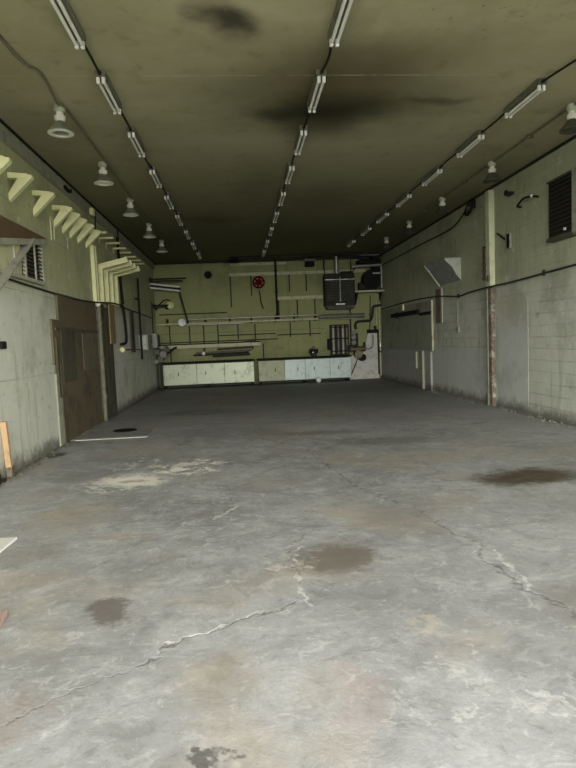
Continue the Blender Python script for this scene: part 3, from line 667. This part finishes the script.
# ------------------------------------------------------------------ rear wall
Y = YR
t = thing('vent_cap', 'round black cap high on the rear wall, left side', 'cap', (-1.03, Y, 4.12)); MB().lathe([(0, -.0), (.12, 0), (.12, .05), (.09, .07), (0, .08)], mat=Matrix.Rotation(math.pi/2, 3, 'X')).build('cap', 'black', t, smooth=True); MB().lathe([(.12, 0), (.145, 0), (.145, .03), (.12, .03)], mat=Matrix.Rotation(math.pi/2, 3, 'X'), closed=True).build('rim', 'dark_metal', t)
# red reel
t = thing('red_reel', 'dark red spoked reel on the rear wall with hanging cord', 'reel', (.83, Y, 3.78)); RX = Matrix.Rotation(math.pi/2, 3, 'X')
MB().lathe([(.17, .06), (.23, .06), (.23, .16), (.17, .16)], mat=RX, closed=True).build('rim', 'red', t, smooth=True); MB().lathe([(0, 0), (.11, 0), (.11, .18), (0, .18)], mat=RX).build('hub', 'red', t)
for k in range(6):
    a_ = k*math.pi/3+.3
    MB().cyl((math.cos(a_)*.05, -.11, math.sin(a_)*.05), (math.cos(a_)*.19, -.11, math.sin(a_)*.19), .03).build('spoke', 'red', t)
MB().box((0, -.05, -.26), (.08, .1, .12), bev=.01).build('bracket', 'fixture', t); m = MB(); m.tube([(.0, -.08, -.3), (.04, -.09, -.5), (.06, -.09, -.75), (.14, -.09, -.98)], .022, 7); m.build('cord', 'black', t)
# vertical black pipe, bulkhead lamp
m = MB(); m.cyl((1.48, Y-.07, 2.35), (1.48, Y-.07, 4.6), .04)
for z in (2.6, 3.4, 4.2): m.box((1.48, Y-.035, z), (.12, .07, .05))
solo(m, 'vertical_pipe', 'black', 'thin black pipe running down the middle of the rear wall', 'pipe')
t = thing('bulkhead_lamp', 'dark boxy lamp under the ceiling near the centre rear wall', 'lamp', (2.75, Y-.1, 4.62)); MB().box((0, -.1, -.10), (.42, .3, .10), bev=.02).build('body', 'fixture', t); MB().lathe([(0, 0), (.17, 0), (.19, -.16), (.17, -.18), (0, -.18)], (0, -.1, -.15)).build('shade', 'black', t, smooth=True); MB().cyl((0, -.1, 0), (0, -.1, -.06), .05).build('stem', 'dark_metal', t)
t = thing('bulkhead_lamp', 'dark boxy lamp under the ceiling left of the vertical pipe', 'lamp', (-.05, Y-.9, 4.62)); MB().lathe([(0, 0), (.13, 0), (.16, -.08), (.24, -.16), (.2, -.19), (0, -.2)]).build('shade', 'black', t, smooth=True); MB().cyl((0, 0, 0), (0, 0, -.04), .16).build('base', 'dark_metal', t)
m = MB(); m.tube([(.1, Y-.9, 4.6), (.9, Y-1.0, 4.6), (1.6, Y-1.1, 4.6), (4.6, Y-1.1, 4.6)], .03, 6); solo(m, 'conduit', 'dark_metal', 'dark conduit crossing the ceiling just before the rear wall', 'pipe')
# long pipe rail
t = thing('pipe_rail', 'long steel pipe rail crossing the rear wall at mid height', 'pipe', (0, Y, 2.36))
MB().cyl((-3.0, -.22, -.02), (4.45, -.22, -.02), .045).build('pipe', 'cream_dim', t, smooth=True); MB().cyl((-1.95, -.26, .13), (4.2, -.26, .13), .028).build('upper_pipe', 'steel', t, smooth=True)
MB().cyl((3.0, -.27, .05), (4.75, -.27, .05), .085).build('thick_pipe', 'fixture', t, smooth=True); MB().cyl((-1.9, -.27, -.07), (.2, -.27, -.07), .028).build('lower_rod', 'steel', t, smooth=True)
for x in (-2.6, -1.2, -.3, .5, 1.4, 2.1, 2.9): MB().box((x, -.12, .05), (.07, .26, .26), bev=.01).build('bracket', 'dark_metal', t)
# shelf and rods
t = thing('rear_shelf', 'long narrow shelf on the left half of the rear wall', 'shelf', (0, Y, 1.52))
MB().box((-1.15, -.16, -.02), (3.9, .30, .13), bev=.005).build('board', 'cream_dim', t)
m = MB(); m.box((-1.15, -.30, .065), (3.9, .05, .04)); m.build('front_lip', 'black', t)
for x in (-2.8, -1.3, .5): MB().box((x, -.12, -.12), (.05, .22, .18)).build('bracket', 'dark_metal', t)
RB = ['rust', 'dark_metal', 'brown_dark', 'dark_metal']
for i, (x0, x1, z) in enumerate([(-1.6, .45, 1.25), (-1.7, .35, 1.17), (-.8, .5, 1.36), (-1.0, .4, 1.10)]):
    m = MB(); m.cyl((x0, Y-.25-.02*i, z), (x1, Y-.25-.02*i, z+.03), .032, n=8); m.box(((x0+x1)/2, Y-.12, z), (.05, .26, .05))
    solo(m, 'metal_rod', RB[i], ['rusty long rod racked below the rear shelf', 'long dark rod racked below the rear shelf, beside the rusty one', 'shorter brown rod, topmost of those under the rear shelf', 'dark rod, lowest of those under the rear shelf'][i], 'rod', group='rods racked under the rear shelf')
solo(MB().sphere((0, 0, 0), .07), 'float_ball', 'white', 'small white knob at the left end of the racked rods', 'knob', (-1.32, Y-.36, 1.22), smooth=True)
m = MB(); m.prism([(.30, 1.56), (.62, 1.56), (.62, 1.66), (-.3, 1.57)], 1, Y-.3, Y-.05); solo(m, 'scrap_wood', 'brown_dark', 'dark scrap of wood lying on the right end of the rear shelf', 'wood')
# floor tanks / work counters
def counter(name, label, x0, x1, panels, mats):
    t = thing(name, label, 'workbench', (0, Y, 0))
    MB().box(((x0+x1)/2, -.41, .92), (x1-x0+.06, .80, .05), bev=.006).build('top', 'black', t, label='black worktop')
    MB().box(((x0+x1)/2, -.36, .47), (x1-x0-.1, .70, .78)).build('carcass', 'dark_metal', t)
    n = len(mats)
    for k in range(n):
        a = x0+(x1-x0)*panels[k]; b = x0+(x1-x0)*panels[k+1]
        p = MB().box(((a+b)/2, -.775, .50), (b-a-.008, .03, .74), bev=.006).build('front_panel', mats[k], t)
        MB().box(((a+b)/2+random.uniform(-.2, .2), -.795, .52), (.025, .015, .13), bev=.004).build('handle', 'dark_metal', p)
    for x in (x0+.08, (x0+x1)/2, x1-.08): MB().box((x, -.4, .04), (.08, .6, .08)).build('foot', 'black', t)
counter('workbench', 'left workbench with dented pale green tin front panels', -2.85, .50, [0, .38, .68, 1], ['panelw', 'panelw', 'panelw'])
counter('workbench', 'right workbench with khaki and pale blue front panels', .66, 4.08, [0, .28, .5, .77, 1], ['panelk', 'panelc', 'panelc', 'panelc'])
solo(MB().sphere((0, 0, 0), .10), 'ball', 'white', 'small white ball on the floor before the right workbench', 'ball', (2.83, 20.85, .10), smooth=True)
t = thing('bench_vice', 'small dark vice standing on the right workbench', 'vice', (2.75, Y-.5, .945)); MB().box((0, 0, .06), (.2, .2, .12), bev=.01).build('base', 'dark_metal', t); MB().box((0, 0, .2), (.32, .14, .16), bev=.02).build('jaw', 'black', t); MB().cyl((-.05, -.2, .16), (-.05, .1, .16), .02).build('screw', 'steel', t); MB().cyl((0, 0, .27), (0, 0, .38), .05).build('knob', 'rust', t)
# off-white board
t = thing('white_board', 'off-white board standing against the rear wall, right corner', 'board', (0, Y, 0))
m = MB(); m.prism([(4.12, 0), (5.30, 0), (5.30, 1.72), (4.90, 1.72), (4.72, 1.0), (4.12, .86)], 1, -.10, -.04); m.build('board', 'board', t); MB().box((5.28, -.12, .95), (.05, .05, 1.6)).build('edge_strip', 'dark_metal', t)
m = MB(); m.bar((4.18, Y-.14, .12), (4.48, Y-.13, .80), .03, .03); solo(m, 'thin_rod', 'black', 'thin dark rod leaning on the off-white board', 'rod')
# pump and valves
t = thing('pump', 'dark brass pump with valve body in front of white board', 'pump', (4.45, Y-.17, .95))
MB().cyl((0, -.25, 0), (0, .02, 0), .15, n=18).build('body', 'brass', t, smooth=True); MB().cyl((-.30, -.16, .20), (.25, -.16, .20), .10, n=14).build('barrel', 'brass', t, smooth=True); MB().cyl((.16, -.22, -.12), (.16, .02, -.12), .14, n=18).build('motor', 'black', t, smooth=True)
MB().box((-.34, -.14, .24), (.10, .16, .26), bev=.01).build('flange', 'dark_metal', t); MB().box((.26, -.14, .28), (.06, .14, .34), bev=.01).build('flange', 'dark_metal', t)
m = MB(); m.tube([(.27, -.12, .22), (.45, -.12, .20), (.58, -.12, .28), (.60, -.12, .5), (.60, -.12, .72)], .03, 8); m.build('outlet_pipe', 'steel', t, smooth=True)
# vertical switchgear
t = thing('switchgear', 'dark upright cluster of steel tubes and boxes on rear wall', 'equipment', (3.8, Y, .95))
MB().box((0, -.08, .58), (.72, .16, 1.15), bev=.01).build('backplate', 'dark_metal', t)
for i, x in enumerate((-.25, -.06, .12, .27)): MB().cyl((x, -.2, .05), (x, -.2, 1.1), .045, n=10).build('tube', 'slat_light' if i % 2 == 0 else 'fixture', t, smooth=True)
MB().box((-.40, -.14, .42), (.14, .24, .42), bev=.02).build('side_box', 'black', t)
for z in (.15, .62, 1.05): MB().box((0, -.2, z), (.66, .12, .04)).build('clamp', 'black', t)
t = thing('regulator', 'small dark regulator with gauges right of the upright tubes', 'equipment', (4.40, Y, 1.45)); MB().box((0, -.1, .05), (.20, .2, .5), bev=.02).build('body', 'dark_metal', t)
for z in (-.05, .15, .33): MB().lathe([(0, 0), (.09, 0), (.09, .06), (0, .06)], (-.08, -.2, z), 16, RX).build('gauge', 'fixture', t)
MB().cyl((-.05, -.1, -.38), (-.05, -.1, -.2), .05).build('stub', 'brass', t)
# pipes
def pipe(pts, r, mat, label, name='wall_pipe'): 
    m = MB(); m.tube(pts, r, 8); return solo(m, name, mat, label, 'pipe', smooth=True, group='pipes in the right rear corner')
pipe([(4.45, Y-.12, 1.9), (4.42, Y-.12, 2.05), (4.5, Y-.12, 2.17), (4.75, Y-.12, 2.2), (5.0, Y-.14, 2.22), (5.08, Y-.14, 2.4), (5.12, Y-.14, 2.7), (5.3, Y-.14, 2.76), (5.43, Y-.14, 2.77)], .05, 'dark_metal', 'thick dark S shaped pipe in the right rear corner')
pipe([(4.25, Y-.06, 1.1), (4.25, Y-.06, 2.5), (4.25, Y-.06, 3.4)], .03, 'dark_metal', 'dark upright pipe just right of the unit heater')
for i, (x, z0, z1, r_, mt, lb) in enumerate([(4.98, 1.75, 3.15, .018, 'dark_metal', 'leftmost thin pipe above the dark box on the white board'), (5.12, 1.75, 2.65, .018, 'steel', 'second thin pipe above the dark box on the white board'),
                                        (5.26, 1.75, 3.2, .02, 'cream_dim', 'cream thin pipe above the white board, third of four'), (5.37, .1, 3.2, .028, 'cream_dim', 'tall cream pipe at the right rear corner, rightmost')]):
    m = MB(); m.cyl((x, Y-.08, z0), (x+(.06 if i == 0 else 0), Y-.08, z1), r_, n=8); m.box((x+.02, Y-.04, (z0+z1)/2), (.05, .09, .04)); solo(m, 'thin_pipe', mt, lb, 'pipe', group='thin upright pipes in the rear corner')
t = thing('pipe_clamp_box', 'small black box on top of the off-white board', 'box', (5.08, Y, 1.73)); MB().box((0, -.12, .07), (.42, .20, .13), bev=.01).build('box', 'black', t); MB().box((.10, -.13, .2), (.1, .1, .14)).build('terminal', 'dark_metal', t)
t = thing('pressure_valve', 'steel valve with dark wheel at the right corner pipe', 'valve', (5.37, Y-.08, 1.2)); MB().cyl((0, -.03, -.12), (0, -.03, .12), .06).build('body', 'steel', t); MB().lathe([(.06, 0), (.1, 0), (.1, .03), (.06, .03)], (0, -.12, -.12), 18, RX, closed=True).build('wheel', 'dark_metal', t); MB().cyl((0, 0, -.12), (0, -.16, -.12), .02).build('stem', 'dark_metal', t)
# unit heater
t = thing('unit_heater', 'dark louvred unit heater hanging on the rear wall with flue', 'heater', (3.80, Y, 2.78))
MB().box((0, -.32, .60), (1.12, .52, 1.16), bev=.02).build('case', 'dark_metal', t)
m = MB()
for k in range(13): m.box((-.26, -.595, .20+k*.058), (.46, .025, .028), Matrix.Rotation(.5, 3, 'X'))
m.build('louvre', 'slat', t); m = MB()
for k in range(13): m.box((.26, -.595, .20+k*.058), (.46, .025, .028), Matrix.Rotation(.5, 3, 'X'))
m.build('louvre', 'slat', t)
MB().box((0, -.60, .96), (1.1, .03, .03)).build('trim_bar', 'steel', t, label='pale steel bar'); MB().box((0, -.60, .6), (.03, .03, .9)).build('centre_bar', 'slat_light', t)
m = MB(); m.prism([(-.56, .02), (.56, .02), (.50, -.12), (-.46, -.12)], 1, -.56, -.1); m.build('bottom_tray', 'slat', t)
MB().box((.0, -.595, .06), (.34, .02, .05)).build('nameplate', 'steel', t)
MB().cyl((-.06, -.3, 1.17), (-.06, -.3, 1.84), .08).build('flue_pipe', 'steel', t, smooth=True, label='pale flue pipe')
for x in (-.5, .5): MB().cyl((x, -.2, 1.17), (x, -.2, 1.84), .015, n=6).build('hanger_rod', 'dark_metal', t)
MB().box((.28, -.3, 1.22), (.4, .3, .1), bev=.01).build('control_box', 'dark_metal', t)
# corner machine shelf
t = thing('wall_shelf', 'cream edged shelf high in the right rear corner', 'shelf', (4.98, Y, 3.28)); MB().box((-.05, -.32, 0), (1.15, .62, .07), bev=.005).build('board', 'cream_dim', t); 
for x in (-.5, .4): m = MB(); m.prism([(0, -.03), (-.5, -.03), (0, -.45)], 0, x-.02, x+.02); m.build('bracket', 'dark_metal', t)
t = thing('blower_motor', 'bulky black blower machine on the corner shelf', 'machine', (5.05, Y-.32, 3.315))
MB().lathe([(.06, -.2), (.36, -.2), (.38, -.16), (.38, .16), (.36, .2), (.06, .2)], (0, 0, .40), 24, RX).build('fan_casing', 'black', t, smooth=True); MB().cyl((-.50, 0, .16), (.05, 0, .16), .15, n=18).build('motor', 'dark_metal', t, smooth=True); MB().box((-.1, 0, .02), (.8, .4, .04)).build('base', 'black', t)
MB().box((.14, -.22, .62), (.28, .05, .05)).build('handle', 'steel', t); MB().box((.16, 0, .78), (.30, .3, .2)).build('outlet', 'black', t)
t = thing('tube_rack', 'bent pale pipe frame above the corner machine', 'frame', (5.0, Y-.55, 4.18)); m = MB(); m.tube([(-.72, 0, -.75), (-.74, 0, -.3), (-.62, 0, -.05), (-.45, 0, 0), (.3, 0, .03)], .02, 8); m.build('curved_leg', 'dark_metal', t, smooth=True)
m = MB(); m.cyl((-.72, 0, .02), (.42, 0, .06), .055); m.build('top_tube', 'steel', t, smooth=True); m = MB(); m.tube([(.36, 0, .03), (.38, 0, -.2), (.37, 0, -.80)], .035, 8); m.build('right_leg', 'steel', t, smooth=True); 
for x in (-.6, .3): MB().cyl((x, 0, .02), (x, .55, .02), .02).build('wall_tie', 'dark_metal', t)
t = thing('overhead_machine', 'dark machinery under the ceiling in the right rear corner', 'machine', (4.95, Y-.4, 4.26)); MB().box((-.03, 0, .10), (.85, .5, .14), bev=.02).build('base', 'black', t); MB().cyl((-.35, -.05, .24), (.0, -.05, .24), .10).build('motor', 'dark_metal', t, smooth=True); MB().box((.22, 0, .24), (.30, .4, .18), bev=.02).build('housing', 'black', t)
MB().box((-.02, -.26, .33), (.76, .03, .03)).build('guard_rail', 'grey_box', t)
# left rear corner
t = thing('swing_arm_lamp', 'twin tube lamp on a jointed arm in left rear corner', 'lamp', (-1.88, Y, 2.36))
m = MB(); m.bar((.05, -.32, .02), (-.22, -.42, 1.24), .06, .05); m.build('lower_arm', 'dark_metal', t)
for z in (0, .14): 
    m = MB(); m.cyl((-1.42, -1.0, 1.30+z), (-.18, -.45, 1.17+z), .035, n=10); m.build('tube', 'white_tube', t, smooth=True, label='bright pale tube')
m = MB(); m.bar((-1.42, -.97, 1.37), (-.16, -.42, 1.24), .10, .03, (0, 1, 0)); m.build('tube_channel', 'dark_metal', t); MB().cyl((-.2, -.48, 1.24), (-.2, -.36, 1.24), .06).build('joint', 'dark_metal', t)
MB().lathe([(0, 0), (.05, 0), (.13, .09), (.14, .11), (.12, .11), (0, .05)], (-.16, -.36, .06), 20, Matrix.Rotation(math.pi/2+.35, 3, 'X')).build('reflector', 'white', t, smooth=True, label='bright white reflector'); MB().box((.03, -.14, .02), (.08, .28, .08)).build('wall_mount', 'dark_metal', t)
t = thing('clamp_lamp', 'small lamp head with pale reflector and looping cord, rear left', 'lamp', (-2.45, Y, 3.10)); MB().lathe([(0, 0), (.05, 0), (.12, .10), (.14, .13), (.12, .13), (0, .05)], (0, -.16, 0), 20, Matrix.Rotation(math.pi/2+.5, 3, 'X')).build('reflector', 'cream', t, smooth=True); MB().cyl((0, 0, 0), (0, -.18, 0), .05).build('socket', 'black', t)
MB().sphere((-.12, -.14, -.12), .09).build('joint', 'black', t, smooth=True); m = MB(); m.tube([(0, -.05, .12), (-.2, -.06, .15), (-.4, -.06, 0), (-.55, -.06, -.2), (-.8, -.06, -.2), (-.85, -.03, -.2)], .022, 6); m.build('cord', 'black', t)
for i, (y0, z, l, lb) in enumerate([(20.4, 3.86, 1.6, 'upper dark flat rail sticking out of the left rear corner'), (20.9, 2.98, .7, 'lower dark flat rail in the left rear corner')]):
    t = thing('wall_rail', lb, 'rail', (XL, y0, z)); MB().box((l*.4, .3, .04), (l*.8, .05, .05)).build('front_bar', 'black', t); MB().box((l*.35, .6, 0), (l*.7, .05, .05)).build('rear_bar', 'dark_metal', t); MB().box((.03, .45, .02), (.06, .5, .14)).build('wall_flange', 'dark_metal', t)
t = thing('electrical_box', 'larger grey enamel box on the far left wall', 'box', (XL, 18.3, 1.7)); MB().box((.14, 0, 0), (.28, .85, .48), bev=.01).build('case', 'grey_box', t); MB().box((.13, -.44, 0), (.22, .03, .42), bev=.004).build('lid', 'hood', t, label='pale lid'); MB().box((.29, .2, 0), (.02, .05, .1)).build('latch', 'dark_metal', t)
t = thing('electrical_box', 'smaller dark grey box beyond the larger grey box', 'box', (XL, 19.6, 1.75)); MB().box((.18, 0, 0), (.36, .7, .46), bev=.01).build('case', 'grey_box', t); MB().box((.37, 0, .0), (.02, .5, .36), bev=.004).build('lid', 'slat', t); MB().cyl((.2, 0, .23), (.2, 0, 1.3), .02).build('conduit', 'dark_metal', t)
m = MB(); m.cyl((XL+.12, 17.6, 1.2), (XL+.12, 17.6, 3.6), .03); m.box((XL+.06, 17.6, 3.0), (.12, .05, .05)); solo(m, 'vertical_pipe', 'black', 'thin black pipe on left wall beside the larger grey box', 'pipe')
t = thing('valve_cluster', 'tangle of grey valves on a black riser in left rear corner', 'valve', (XL+.28, 20.45, 1.25))
for i, (x, z, r_) in enumerate([(-.12, .12, .11), (.1, .02, .12), (.0, -.15, .10), (-.15, -.22, .08), (.18, .2, .07)]): MB().cyl((x, -.12, z), (x+.04, .12, z+.04), r_, n=14).build('fitting', 'grey_box' if i % 2 else 'fixture', t, smooth=True)
MB().cyl((0, .05, -1.25), (0, .05, .0), .05).build('riser', 'dark_metal', t); m = MB(); m.tube([(.1, 0, 0), (.35, 0, .1), (.45, .1, .2), (.5, .5, .24)], .035, 7); m.build('hose', 'black', t); MB().cyl((0, .0, .1), (0, .7, .1), .035).build('wall_tie', 'dark_metal', t)
